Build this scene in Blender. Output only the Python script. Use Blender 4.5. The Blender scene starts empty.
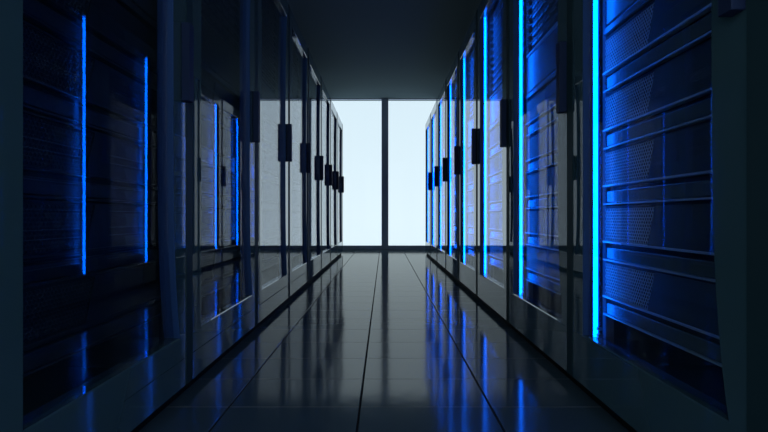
import bpy, bmesh, math, random
from mathutils import Vector
random.seed(4)
SC = bpy.context.scene
COL = SC.collection
EYE = 0.625
# ------------------------------------------------------------------ camera
cam_d = bpy.data.cameras.new('camera'); cam = bpy.data.objects.new('camera', cam_d); COL.objects.link(cam)
cam.location = (0, 0, EYE); cam.rotation_euler = (math.radians(90), 0, 0)
cam_d.sensor_width = 36; cam_d.lens = 20.0; cam_d.clip_start = 0.02
cam_d.shift_y = 0.0007
SC.camera = cam
# ------------------------------------------------------------------ world (bright even overcast sky)
W = bpy.data.worlds.new('sky'); SC.world = W; W.use_nodes = True
wn = W.node_tree.nodes; wl = W.node_tree.links
for n in list(wn): wn.remove(n)
wo = wn.new('ShaderNodeOutputWorld'); wb = wn.new('ShaderNodeBackground'); tc = wn.new('ShaderNodeTexCoord')
sp = wn.new('ShaderNodeSeparateXYZ'); rp = wn.new('ShaderNodeValToRGB')
wl.new(tc.outputs['Generated'], sp.inputs[0]); wl.new(sp.outputs['Z'], rp.inputs[0])
rp.color_ramp.elements[0].position = 0.0; rp.color_ramp.elements[0].color = (0.79, 0.94, 1.02, 1)
rp.color_ramp.elements[1].position = 0.3; rp.color_ramp.elements[1].color = (0.71, 0.865, 0.965, 1)
wl.new(rp.outputs[0], wb.inputs['Color']); wb.inputs['Strength'].default_value = 1.0
wl.new(wb.outputs[0], wo.inputs['Surface'])
# ------------------------------------------------------------------ exposure
SC.view_settings.view_transform = 'Standard'; SC.view_settings.look = 'None'
SC.view_settings.exposure = 0.0; SC.view_settings.gamma = 1.0; SC.view_settings.use_curve_mapping = False
cy = SC.cycles
cy.max_bounces = 16; cy.glossy_bounces = 10; cy.diffuse_bounces = 5; cy.transparent_max_bounces = 40; cy.transmission_bounces = 10
cy.caustics_reflective = True; cy.sample_clamp_indirect = 4.0
cy.use_denoising = True

# ------------------------------------------------------------------ dimensions (metres)
A = 0.694            # half aisle: plane of the door faces
PITCH = 0.80         # cabinet width
ZB, ZT = 0.036, 2.166
OZ0, OZ1 = 0.212, 2.055
SEAM_R, SEAM_L = 0.765, 0.745
N = 8
CEIL = 2.86
DWIN = 8.08
DEPTH = 1.0

# ------------------------------------------------------------------ materials
def mat(name, col, rough=0.5, metal=0.0, spec=0.5, emit=None, es=0.0):
    m = bpy.data.materials.new(name); m.use_nodes = True
    p = m.node_tree.nodes['Principled BSDF']
    p.inputs['Base Color'].default_value = (*col, 1); p.inputs['Roughness'].default_value = rough
    p.inputs['Metallic'].default_value = metal; p.inputs['Specular IOR Level'].default_value = spec
    if emit: p.inputs['Emission Color'].default_value = (*emit, 1); p.inputs['Emission Strength'].default_value = es
    return m
def noisy(m, scale, a, b, stretch=(1, 1, 1), bump=0.0):
    """procedural variation of roughness (and optional bump) from object coordinates"""
    nt = m.node_tree; p = nt.nodes['Principled BSDF']
    t = nt.nodes.new('ShaderNodeTexCoord'); mp = nt.nodes.new('ShaderNodeMapping'); n = nt.nodes.new('ShaderNodeTexNoise')
    mp.inputs['Scale'].default_value = stretch; n.inputs['Scale'].default_value = scale; n.inputs['Detail'].default_value = 3
    nt.links.new(t.outputs['Object'], mp.inputs[0]); nt.links.new(mp.outputs[0], n.inputs['Vector'])
    r = nt.nodes.new('ShaderNodeMapRange'); r.inputs['To Min'].default_value = a; r.inputs['To Max'].default_value = b
    nt.links.new(n.outputs['Fac'], r.inputs['Value']); nt.links.new(r.outputs[0], p.inputs['Roughness'])
    if bump:
        bn = nt.nodes.new('ShaderNodeBump'); bn.inputs['Strength'].default_value = bump; bn.inputs['Distance'].default_value = 0.01
        nt.links.new(n.outputs['Fac'], bn.inputs['Height']); nt.links.new(bn.outputs[0], p.inputs['Normal'])
    return m
def coat_ramp(nt, src, pts):
    cr = nt.nodes.new('ShaderNodeValToRGB'); e = cr.color_ramp.elements
    while len(e) < len(pts): e.new(0.5)
    for el, (p_, v_) in zip(e, pts): el.position = p_; el.color = (v_, v_, v_, 1)
    nt.links.new(src, cr.inputs[0]); return cr.outputs[0]
SOLID = ((0, 0), (0.05, 0.08), (0.13, 0.22), (0.2, 0.33), (0.31, 0.38), (0.56, 0.58), (1, 0.92))
def coated_mat(name, col):
    m = bpy.data.materials.new(name); m.use_nodes = True; nt = m.node_tree
    for n in list(nt.nodes): nt.nodes.remove(n)
    o = nt.nodes.new('ShaderNodeOutputMaterial'); mx = nt.nodes.new('ShaderNodeMixShader'); d = nt.nodes.new('ShaderNodeBsdfDiffuse')
    g = nt.nodes.new('ShaderNodeBsdfGlossy'); fr = nt.nodes.new('ShaderNodeFresnel'); fr.inputs['IOR'].default_value = 1.7
    d.inputs['Color'].default_value = (*col, 1); g.inputs['Color'].default_value = (0.95, 0.97, 1, 1); g.inputs['Roughness'].default_value = 0.0
    nt.links.new(coat_ramp(nt, fr.outputs[0], SOLID), mx.inputs[0]); nt.links.new(d.outputs[0], mx.inputs[1]); nt.links.new(g.outputs[0], mx.inputs[2])
    nt.links.new(mx.outputs[0], o.inputs['Surface'])
    return m
def glass_mat(name, tint, ior=1.7, coat=((0, 0), (0.2, 0.2), (0.31, 0.23), (0.56, 0.42), (1, 0.9))):
    m = bpy.data.materials.new(name); m.use_nodes = True; nt = m.node_tree
    for n in list(nt.nodes): nt.nodes.remove(n)
    o = nt.nodes.new('ShaderNodeOutputMaterial'); mx = nt.nodes.new('ShaderNodeMixShader')
    tr = nt.nodes.new('ShaderNodeBsdfTransparent'); gl = nt.nodes.new('ShaderNodeBsdfGlossy'); fr = nt.nodes.new('ShaderNodeFresnel')
    ge = nt.nodes.new('ShaderNodeNewGeometry'); mr = nt.nodes.new('ShaderNodeMapRange')
    mr.inputs['To Min'].default_value = ior; mr.inputs['To Max'].default_value = 1 / ior   # same Fresnel on both faces of a thin pane
    nt.links.new(ge.outputs['Backfacing'], mr.inputs['Value']); nt.links.new(mr.outputs[0], fr.inputs['IOR'])
    tr.inputs['Color'].default_value = (*tint, 1); gl.inputs['Roughness'].default_value = 0.0
    gl.inputs['Color'].default_value = (0.95, 0.97, 1.0, 1)
    cr = coat_ramp(nt, fr.outputs[0], coat)
    nt.links.new(cr, mx.inputs[0]); nt.links.new(tr.outputs[0], mx.inputs[1]); nt.links.new(gl.outputs[0], mx.inputs[2])
    nt.links.new(mx.outputs[0], o.inputs['Surface'])
    return m
M = {}
M['frame'] = coated_mat('gloss_black_frame', (0.044, 0.095, 0.12))
M['reveal'] = mat('frame_inner_edge', (0.02, 0.06, 0.19), 0.5, spec=0.2)
M['post'] = mat('matte_black_post', (0.018, 0.044, 0.056), 0.6, spec=0.1)
M['handle'] = mat('navy_handle', (0.012, 0.024, 0.07), 0.55, spec=0.15)
M['shell'] = mat('cabinet_shell', (0.015, 0.02, 0.026), 0.5, spec=0.3)
M['kick'] = mat('kick_black', (0.004, 0.005, 0.006), 0.7, spec=0.1)
M['server'] = noisy(mat('server_steel', (0.05, 0.078, 0.072), 0.35, 0.3), 30, 0.28, 0.42)
M['bezel'] = mat('server_bezel', (0.13, 0.19, 0.18), 0.22, 0.4)
M['mesh'] = mat('perforated_steel', (0.42, 0.52, 0.47), 0.4, 0.3)
M['lip'] = mat('polished_lip', (0.5, 0.62, 0.56), 0.3, 0.4)
M['slot'] = mat('slot_black', (0.004, 0.004, 0.006), 0.6)
M['rail'] = mat('rack_rail', (0.14, 0.15, 0.17), 0.4, 0.4)
M['glass'] = glass_mat('door_glass', (0.86, 0.89, 0.93))
M['winglass'] = glass_mat('window_glass', (0.99, 1.0, 1.0), 1.15)
M['led'] = mat('blue_led', (0.0, 0.1, 0.3), 0.4, emit=(0.0, 0.12, 1.0), es=18.0)
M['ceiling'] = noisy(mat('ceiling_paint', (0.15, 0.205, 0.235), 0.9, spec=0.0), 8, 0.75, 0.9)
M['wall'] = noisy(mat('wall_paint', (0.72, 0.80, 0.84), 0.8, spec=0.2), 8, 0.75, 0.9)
M['wall2'] = noisy(mat('dark_wall_paint', (0.05, 0.08, 0.10), 0.8, spec=0.1), 8, 0.75, 0.9)
M['winframe'] = mat('window_frame_grey', (0.40, 0.46, 0.60), 0.5, spec=0.3)
def floor_mat():
    m = bpy.data.materials.new('floor_tile'); m.use_nodes = True; nt = m.node_tree
    for n in list(nt.nodes): nt.nodes.remove(n)
    N_ = nt.nodes.new; L = nt.links.new
    o = N_('ShaderNodeOutputMaterial'); mx = N_('ShaderNodeMixShader'); d = N_('ShaderNodeBsdfDiffuse'); g = N_('ShaderNodeBsdfGlossy')
    fr = N_('ShaderNodeFresnel'); fr.inputs['IOR'].default_value = 1.55; mr = N_('ShaderNodeMapRange')
    mr.inputs['To Min'].default_value = 0.05; mr.inputs['To Max'].default_value = 0.48; mr.inputs['From Max'].default_value = 0.9
    d.inputs['Color'].default_value = (0.045, 0.075, 0.10, 1); g.inputs['Color'].default_value = (0.98, 0.98, 0.94, 1)
    t = N_('ShaderNodeTexCoord'); n1 = N_('ShaderNodeTexNoise'); n1.inputs['Scale'].default_value = 22; n1.inputs['Detail'].default_value = 4
    rr = N_('ShaderNodeMapRange'); rr.inputs['To Min'].default_value = 0.07; rr.inputs['To Max'].default_value = 0.13
    bp = N_('ShaderNodeBump'); bp.inputs['Strength'].default_value = 0.02; bp.inputs['Distance'].default_value = 0.01
    L(t.outputs['Object'], n1.inputs['Vector']); L(n1.outputs['Fac'], rr.inputs['Value']); L(rr.outputs[0], g.inputs['Roughness'])
    L(n1.outputs['Fac'], bp.inputs['Height']); L(bp.outputs[0], g.inputs['Normal'])
    L(fr.outputs[0], mr.inputs['Value']); L(mr.outputs[0], mx.inputs[0]); L(d.outputs[0], mx.inputs[1]); L(g.outputs[0], mx.inputs[2]); L(mx.outputs[0], o.inputs['Surface'])
    return m
M['tile'] = floor_mat()
M['tile_edge'] = mat('worn_tile_edge', (0.14, 0.15, 0.16), 0.5)  # bevel highlight painted as lighter colour on the camera-facing chamfers
M['grout'] = mat('tile_joint', (0.004, 0.005, 0.006), 0.8, spec=0.1)

# ------------------------------------------------------------------ mesh helpers
def add_box(bm, x0, x1, y0, y1, z0, z1, mi=0):
    v = [bm.verts.new(p) for p in ((x0,y0,z0),(x1,y0,z0),(x1,y1,z0),(x0,y1,z0),(x0,y0,z1),(x1,y0,z1),(x1,y1,z1),(x0,y1,z1))]
    for f in ((0,3,2,1),(4,5,6,7),(0,1,5,4),(1,2,6,5),(2,3,7,6),(3,0,4,7)):
        bm.faces.new([v[i] for i in f]).material_index = mi
def finish(name, bm, mats, parent=None, bevel=0.0, recalc=True):
    if recalc: bmesh.ops.recalc_face_normals(bm, faces=bm.faces[:])
    me = bpy.data.meshes.new(name); bm.to_mesh(me); bm.free()
    for m in (mats if isinstance(mats, (list, tuple)) else [mats]): me.materials.append(m)
    o = bpy.data.objects.new(name, me); COL.objects.link(o)
    if parent: o.parent = parent
    if bevel:
        b = o.modifiers.new('bevel', 'BEVEL'); b.width = bevel; b.segments = 2; b.limit_method = 'ANGLE'
    return o
def box_obj(name, dims, m, parent=None, bevel=0.0):
    bm = bmesh.new(); add_box(bm, *dims); return finish(name, bm, m, parent, bevel)
def struct(name, dims, m, parent=None):
    o = box_obj(name, dims, m, parent); o['kind'] = 'structure'; return o

# ------------------------------------------------------------------ setting
RW, BACK = 1.95, -1.1
FAR = DWIN + 0.06
# floor: tiles with fine chamfered cross joints and wide dark long joints, one surface
def build_floor():
    bm = bmesh.new()
    add_box(bm, -RW, RW, BACK, FAR + 0.1, -0.06, -0.004, 1)
    tx, ty, gx, gy, c = 0.430, 0.2407, 0.0032, 0.0002, 0.0012
    y0s = 1.4007 - 12 * ty
    nx0 = -4
    for i in range(nx0, 6):
        for j in range(0, 44):
            xa, xb = -0.0794 + i * tx + gx, -0.0794 + (i + 1) * tx - gx
            ya, yb = y0s + j * ty + gy, y0s + (j + 1) * ty - gy
            xa, xb = max(xa, -RW), min(xb, RW); yb = min(yb, FAR); ya = max(ya, BACK)
            if xb - xa < 0.01 or yb - ya < 0.01: continue
            lo = [bm.verts.new(p) for p in ((xa,ya,-0.0012),(xb,ya,-0.0012),(xb,yb,-0.0012),(xa,yb,-0.0012))]
            hi = [bm.verts.new(p) for p in ((xa+c,ya+c,0),(xb-c,ya+c,0),(xb-c,yb-c,0),(xa+c,yb-c,0))]
            bm.faces.new(hi)
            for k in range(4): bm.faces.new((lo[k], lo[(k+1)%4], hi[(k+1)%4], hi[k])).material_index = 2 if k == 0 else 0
            bt = [bm.verts.new((v.co.x, v.co.y, -0.004)) for v in lo]
            for k in range(4): bm.faces.new((bt[k], bt[(k+1)%4], lo[(k+1)%4], lo[k]))
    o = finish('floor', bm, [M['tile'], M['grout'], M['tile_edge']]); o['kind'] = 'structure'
build_floor()
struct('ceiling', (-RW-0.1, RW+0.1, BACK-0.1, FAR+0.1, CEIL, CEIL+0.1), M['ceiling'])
struct('wall_left', (-RW-0.1, -RW, BACK-0.1, FAR+0.1, -0.06, CEIL), M['wall'])
struct('wall_right', (RW, RW+0.1, BACK-0.1, FAR+0.1, -0.06, CEIL), M['wall'])
# window wall at the far end, plus an unseen rear one added for fill light: two tall panes each, one mullion, sill and head rail
def glazed_wall(first, y0, split, half):
    for idx, (xa, xb) in enumerate(((-half, split), (split, half))):
        wnd = bpy.data.objects.new('window_%d' % (first + idx), None); COL.objects.link(wnd)
        wnd.location = ((xa + xb) / 2, y0, 0); wnd['kind'] = 'structure'
        hw = (xb - xa) / 2; t = 0.064
        bm = bmesh.new()
        add_box(bm, -hw, -hw + t, 0, 0.06, 0.0, CEIL); add_box(bm, hw - t, hw, 0, 0.06, 0.0, CEIL)
        add_box(bm, -hw + t, hw - t, 0, 0.06, 0.0, 0.074); add_box(bm, -hw + t, hw - t, 0, 0.06, CEIL - 0.012, CEIL)
        finish('window_frame', bm, M['winframe'], wnd)
        box_obj('window_pane', (-hw + t, hw - t, 0.025, 0.033, 0.074, CEIL - 0.012), M['winglass'], wnd)
glazed_wall(1, DWIN, 0.018, 1.09)
glazed_wall(3, BACK, 0.0, RW)  # unseen glazing behind the camera, added to light the nearest frames
for t_, sx in (('wall_front_left', -1), ('wall_front_right', 1)):
    struct(t_, (min(sx*1.09, sx*RW), max(sx*1.09, sx*RW), DWIN, DWIN+0.12, -0.004, CEIL), M['wall2'])

# ------------------------------------------------------------------ one server cabinet
# local frame: u = depth behind the door face, v = along the width from the handle side (0) to the light-strip side (0.8)
OU, OV = 0.5, 0.4
def U(u): return u - OU
def V(v): return v - OV
G = 0.002
def vcurve(z):
    t = (z - (OZ0 + OZ1) / 2) / ((OZ1 - OZ0) / 2)
    return 0.142 - 0.046 * t ** 4
VS = 0.722     # strip side edge of the opening
def door_frame_mesh():
    bm = bmesh.new(); n = 40; T = 0.052; ch = 0.003
    def ring(u, grow):
        zs = [OZ0 - grow + (OZ1 - OZ0 + 2 * grow) * i / n for i in range(n + 1)]
        zs0 = [OZ0 + (OZ1 - OZ0) * i / n for i in range(n + 1)]
        left = [bm.verts.new((U(u), V(vcurve(z0) - grow), z)) for z, z0 in zip(zs, zs0)]
        right = [bm.verts.new((U(u), V(VS + grow), z)) for z in zs]
        return left, right
    fl, fr = ring(0.0, ch); gl, gr = ring(ch, 0.0); bl, br = ring(T, 0.0)
    v0, v1 = 0.050, PITCH - G
    def edge(u, v): return [bm.verts.new((U(u), V(v), zz)) for zz in ([OZ0 - ch + (OZ1 - OZ0 + 2*ch) * i / n for i in range(n + 1)])]
    for (lft, rgt, u) in ((fl, fr, 0.0), (bl, br, T)):
        a = edge(u, v0); b = edge(u, v1)
        for i in range(n):
            bm.faces.new((a[i], lft[i], lft[i+1], a[i+1])); bm.faces.new((rgt[i], b[i], b[i+1], rgt[i+1]))
        al = bm.verts.new((U(u), V(v0), ZB)); bl_ = bm.verts.new((U(u), V(v1), ZB))
        at = bm.verts.new((U(u), V(v0), ZT)); bt_ = bm.verts.new((U(u), V(v1), ZT))
        bm.faces.new((al, bl_, b[0], rgt[0], lft[0], a[0])); bm.faces.new((at, a[-1], lft[-1], rgt[-1], b[-1], bt_))
        if u == 0.0: F = (al, bl_, bt_, at, a, b)
        else: B = (al, bl_, bt_, at, a, b)
    for (p, q) in (((fl, fr), (gl, gr)), ((gl, gr), (bl, br))):
        for i in range(n):
            bm.faces.new((p[0][i], q[0][i], q[0][i+1], p[0][i+1])).material_index = 1; bm.faces.new((p[1][i], p[1][i+1], q[1][i+1], q[1][i])).material_index = 1
        bm.faces.new((p[0][0], p[1][0], q[1][0], q[0][0])); bm.faces.new((p[0][-1], q[0][-1], q[1][-1], p[1][-1]))
    la = [F[0], *F[4], F[3]]; lb = [B[0], *B[4], B[3]]; bm.faces.new(la + lb[::-1])
    ra = [F[1], *F[5], F[2]]; rb = [B[1], *B[5], B[2]]; bm.faces.new(ra[::-1] + rb)
    bm.faces.new((F[0], B[0], B[1], F[1])); bm.faces.new((F[3], F[2], B[2], B[3]))
    return bm
def pane_mesh():
    """glass leaf: the same outline as the opening, 5 mm thick"""
    bm = bmesh.new(); n = 40; e = 0.0006; ua, ub = 0.0185, 0.0225
    rows = []
    for u in (ua, ub):
        l = [bm.verts.new((U(u), V(vcurve(z) + e), z + (e if i == 0 else -e if i == n else 0))) for i, z in enumerate([OZ0 + (OZ1 - OZ0) * i / n for i in range(n + 1)])]
        r = [bm.verts.new((U(u), V(VS - e), v.co.z)) for v in l]
        rows.append((l, r))
        for i in range(n): bm.faces.new((l[i], r[i], r[i+1], l[i+1]))
    (l0, r0), (l1, r1) = rows
    for i in range(n):
        bm.faces.new((l0[i], l1[i], l1[i+1], l0[i+1])); bm.faces.new((r0[i], r0[i+1], r1[i+1], r1[i]))
    bm.faces.new((l0[0], r0[0], r1[0], l1[0])); bm.faces.new((l0[-1], l1[-1], r1[-1], r0[-1]))
    return bm
def make_cabinet():
    root = bpy.data.objects.new('server_cabinet', None); COL.objects.link(root)
    # shell: open-fronted case
    bm = bmesh.new(); t = 0.018; u0, u1 = 0.053, DEPTH; a, b = G, PITCH - G
    add_box(bm, U(u0), U(u1), V(a), V(a + t), ZB, ZT); add_box(bm, U(u0), U(u1), V(b - t), V(b), ZB, ZT)
    add_box(bm, U(u0), U(u1), V(a + t), V(b - t), ZB, ZB + 0.05); add_box(bm, U(u0), U(u1), V(a + t), V(b - t), ZT - 0.03, ZT)
    add_box(bm, U(u1 - t), U(u1), V(a + t), V(b - t), ZB + 0.05, ZT - 0.03)
    finish('case', bm, M['shell'], root)
    bm = bmesh.new(); add_box(bm, U(0.020), U(DEPTH - 0.03), V(a), V(b), 0.0, ZB - 0.0005)
    finish('plinth', bm, M['kick'], root)
    for v in (0.090, 0.7085):
        bm = bmesh.new()
        add_box(bm, U(0.072), U(0.100), V(v - 0.006 if v < 0.4 else v), V(v + 0.004 if v < 0.4 else v + 0.022), 0.12, 2.11)
        for k in range(42): add_box(bm, U(0.0695), U(0.072), V(v - 0.004 if v < .4 else v + .002), V(v + 0.002 if v < .4 else v + .008), 0.15 + k * 0.0465, 0.16 + k * 0.0465)
        finish('rack_rail', bm, M['rail'], root)
    door = finish('door', door_frame_mesh(), [M['frame'], M['reveal']], root)
    finish('glass_pane', pane_mesh(), M['glass'], door)
    box_obj('edge_post', (U(-0.002), U(0.052), V(G), V(0.0495), ZB, ZT), M['post'], door)
    bm = bmesh.new()
    add_box(bm, U(-0.029), U(-0.0005), V(0.052), V(0.086), 1.022, 1.290)
    finish('handle', bm, M['handle'], door, bevel=0.002)
    bm = bmesh.new(); add_box(bm, U(0.0250), U(0.041), V(0.701), V(0.7208), 0.20, 2.055, 1)
    bm.faces.ensure_lookup_table(); bm.faces[2].material_index = 0; bm.faces[3].material_index = 0                          # the lens side, facing along the rack
    led = finish('led_strip', bm, [M['led'], M['rail']], root)
    for z in (0.236, 0.214, 2.03):
        box_obj('clip', (U(0.036), U(0.050), V(0.690), V(0.7008), z, z + 0.009), M['rail'], led)
    return root
cab0 = make_cabinet()
def copy_tree(o, parent=None):
    c = o.copy(); COL.objects.link(c)
    if parent: c.parent = parent
    for ch in list(o.children): copy_tree(ch, c)
    return c

# ------------------------------------------------------------------ rack servers (local: u = 0 at the front plate, v as above, z from the unit's base)
GU = 0.066
VA, VB = 0.098, 0.7065
def hex_patch(bm, ya, yb, z0, z1, slant, mi):
    """real perforated sheet: hexagon holes with a wall, between ya (slanted side) and yb"""
    p = 0.0112; R = p / math.sqrt(3); ri = R * 0.78; th = 0.002
    rows = int((z1 - z0) / (1.5 * R)); 
    for r in range(rows):
        z = z0 + R + r * 1.5 * R
        edge = ya + slant * (z - z0) / (z1 - z0)
        n = int((yb - edge) / p)
        for k in range(n + 1):
            y = yb - p / 2 - k * p - (p / 2 if r % 2 else 0)
            if y < edge - p: continue
            o, i, w = [], [], []
            for s in range(6):
                an = math.radians(60 * s + 30)
                cx, cz = math.cos(an), math.sin(an)
                o.append(bm.verts.new((0.0, y + R * cx, z + R * cz)))
                i.append(bm.verts.new((0.0, y + ri * cx, z + ri * cz)))
                w.append(bm.verts.new((th, y + ri * cx, z + ri * cz)))
            for s in range(6):
                t = (s + 1) % 6
                bm.faces.new((o[s], i[s], i[t], o[t])).material_index = mi
                bm.faces.new((i[s], w[s], w[t], i[t])).material_index = mi
def make_big_server():
    """tall unit: perforated panel with a slanted end, smooth plate, protruding bezel below"""
    r = bpy.data.objects.new('rack_server', None); COL.objects.link(r)
    H = 0.186; zb = 0.064
    bm = bmesh.new()
    add_box(bm, 0.016, 0.62, VA + 0.01 - OV, VB - 0.010 - OV, 0.004, H - 0.002)          # body
    add_box(bm, 0.0, 0.016, VA - OV, VB - 0.012 - OV, H - 0.006, H - 0.001)   # top lip
    finish('chassis', bm, M['slot'], r)
    bm = bmesh.new()
    hex_patch(bm, 0.455 - OV, VB - 0.006 - OV, zb + 0.004, H - 0.004, -0.035, 0)
    finish('mesh_panel', bm, M['mesh'], r, recalc=False)
    bm = bmesh.new()                                                                      # smooth plate with slanted side
    z0, z1 = zb + 0.002, H - 0.006
    pts = [(VA - OV, z0), (0.462 - OV, z0), (0.427 - OV, z1), (VA - OV, z1)]
    f = [bm.verts.new((-0.003, y, z)) for y, z in pts]; b = [bm.verts.new((0.003, y, z)) for y, z in pts]
    bm.faces.new(f); bm.faces.new(b[::-1])
    for k in range(4): bm.faces.new((f[k], f[(k+1)%4], b[(k+1)%4], b[k]))
    finish('face_plate', bm, M['server'], r)
    bm = bmesh.new()                                                                      # curved bezel under the panel
    prof = [(0.014, 0.007), (-0.003, 0.007), (-0.005, 0.010), (-0.005, 0.043), (-0.003, 0.046), (0.014, 0.046)]
    for ya, yb in ((VA - OV, VB - 0.026 - OV),):
        p0 = [bm.verts.new((x, ya, z)) for x, z in prof]; p1 = [bm.verts.new((x, yb, z)) for x, z in prof]
        bm.faces.new(p0); bm.faces.new(p1[::-1])
        for k in range(6): bm.faces.new((p0[k], p0[(k+1)%6], p1[(k+1)%6], p1[k]))
    add_box(bm, -0.008, 0.014, VA - OV, VB - OV, zb - 0.003, zb + 0.003, 1)                    # bright lip line
    add_box(bm, -0.006, 0.014, VA - OV, VB - OV, 0.000, 0.005, 1)
    finish('bezel', bm, [M['bezel'], M['lip']], r, bevel=0.0012)
    return r
def make_slim_server():
    r = bpy.data.objects.new('slim_rack_server', None); COL.objects.link(r)
    bm = bmesh.new(); h = 0.0350
    add_box(bm, 0.014, 0.60, VA + 0.01 - OV, VB - 0.010 - OV, 0.001, h - 0.001)
    for k in range(6):                                                                    # vented drive bays with dark gaps
        y = VB - 0.075 - k * 0.078 - OV
        add_box(bm, 0.004, 0.014, y - 0.070, y, 0.012, h - 0.006, 1)
    finish('chassis', bm, [M['slot'], M['bezel']], r)
    bm = bmesh.new()                                                                      # raised ear with pull handle at the strip side
    add_box(bm, 0.0, 0.014, VB - 0.034 - OV, VB - OV, 0.003, h - 0.003)
    add_box(bm, -0.022, 0.0, VB - 0.030 - OV, VB - 0.024 - OV, 0.008, 0.013)
    add_box(bm, -0.022, 0.0, VB - 0.030 - OV, VB - 0.024 - OV, h - 0.013, h - 0.008)
    add_box(bm, -0.026, -0.020, VB - 0.030 - OV, VB - 0.024 - OV, 0.008, h - 0.008)
    finish('ear_handle', bm, M['bezel'], r, bevel=0.001)
    bm = bmesh.new()
    add_box(bm, 0.0, 0.006, VA - OV, VB - 0.040 - OV, h - 0.005, h)
    finish('trim', bm, M['bezel'], r)
    return r
def make_blank():
    """tall smooth front panel with a slit near its foot"""
    r = bpy.data.objects.new('storage_array', None); COL.objects.link(r)
    bm = bmesh.new(); H = 0.232
    add_box(bm, 0.012, 0.62, VA + 0.01 - OV, VB - 0.010 - OV, 0.004, H)
    finish('chassis', bm, M['server'], r)
    bm = bmesh.new(); add_box(bm, -0.004, 0.012, VA - OV, VB - 0.02 - OV, 0.030, H - 0.020)
    add_box(bm, -0.006, 0.012, VA - OV, VB - OV, 0.0, 0.022); add_box(bm, -0.004, 0.012, VA - OV, VB - OV, H - 0.010, H, 1)
    finish('front_panel', bm, [M['bezel'], M['lip']], r, bevel=0.003)
    return r
big0, slim0, blank0 = make_big_server(), make_slim_server(), make_blank()
ORD = ['nearest', 'second', 'third', 'fourth', 'fifth', 'sixth', 'seventh', 'farthest']
NTH = ['lowest', 'second lowest', 'third lowest', 'fourth lowest', 'fifth lowest', 'sixth lowest', 'seventh lowest', 'eighth lowest', 'ninth lowest', 'tenth lowest', 'eleventh lowest', 'topmost']
BIG_Z = [0.288, 0.475, 0.665, 0.855, 1.050]
used = set()
def put(proto, side, k, z, label, cat, group):
    o = proto if proto.name not in used else copy_tree(proto)
    used.add(proto.name)
    if side > 0: o.location = (A + GU, SEAM_R + PITCH * k + OV, z)
    else: o.location = (-A - GU, SEAM_L + PITCH * (k + 1) - OV, z); o.rotation_euler = (0, 0, math.pi)
    if side < 0: shade_gear(o)
    o['label'] = label; o['category'] = cat; o['group'] = group
M['server_black'] = mat('server_black_steel', (0.010, 0.012, 0.016), 0.4, spec=0.25)  # darker copies of the server materials, painting in the left row's dimness
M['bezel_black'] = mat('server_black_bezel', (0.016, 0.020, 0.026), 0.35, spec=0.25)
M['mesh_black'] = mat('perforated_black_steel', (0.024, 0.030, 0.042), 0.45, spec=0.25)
SHADED = {'server_steel': 'server_black', 'server_bezel': 'bezel_black', 'perforated_steel': 'mesh_black', 'rack_rail': 'server_black', 'polished_lip': 'bezel_black', 'cabinet_shell': 'server_black'}
shaded_data = {}
def shade_gear(o):
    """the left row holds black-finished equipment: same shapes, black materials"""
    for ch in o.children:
        if ch.type == 'MESH' and any(m_ and m_.name in SHADED for m_ in ch.data.materials) and not ch.name.startswith('led_strip'):
            if ch.data.name not in shaded_data:
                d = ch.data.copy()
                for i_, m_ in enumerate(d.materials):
                    if m_.name in SHADED: d.materials[i_] = M[SHADED[m_.name]]
                shaded_data[ch.data.name] = d
            ch.data = shaded_data[ch.data.name]
M['led_dim'] = mat('dim_blue_led', (0.0, 0.1, 0.3), 0.4, emit=(0.0, 0.125, 1.0), es=1.5)
unlit = None
first = True
for side, row in ((1, 'right'), (-1, 'left')):
    for k in range(N):
        c = cab0 if first else copy_tree(cab0); first = False
        if side > 0: c.location = (A + OU, SEAM_R + PITCH * k + OV, 0)
        else: c.location = (-A - OU, SEAM_L + PITCH * (k + 1) - OV, 0); c.rotation_euler = (0, 0, math.pi)
        where = {0: 'nearest the camera', N - 1: 'at the far window end'}.get(k, ORD[k] + ' from the camera')
        if side > 0: c['label'] = 'glass-door server cabinet with glowing blue strip, right row, ' + where
        else: c['label'] = 'dark glass-door server cabinet reflecting the opposite row, left row, ' + where
        c['category'] = 'server cabinet'; c['group'] = 'server cabinets in the %s row' % row
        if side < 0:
            shade_gear(c)
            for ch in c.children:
                if ch.name.startswith('led_strip'):
                    if unlit is None:
                        unlit = ch.data.copy(); unlit.materials[0] = M['led_dim']
                    ch.data = unlit
        if side < 0 and k > 3: continue
        cab = '%s %s-row cabinet' % (ORD[k], row)
        for i, z in enumerate(BIG_Z):
            put(big0, side, k, z, 'perforated-front %s server, %s in the %s' % ('steel' if side > 0 else 'black', NTH[i] if i < 4 else 'topmost', cab), 'server', 'perforated servers in the %s row' % row)
        put(blank0, side, k, 1.246, 'tall smooth-fronted %s storage unit in the %s' % ('steel' if side > 0 else 'black', cab), 'storage unit', 'smooth storage units in the %s row' % row)
        for i in range(12):
            put(slim0, side, k, 1.492 + i * 0.0468, 'slim %s server with dark slots, %s of those in the %s' % ('steel' if side > 0 else 'black', NTH[i], cab), 'server', 'slim servers in the %s row' % row)
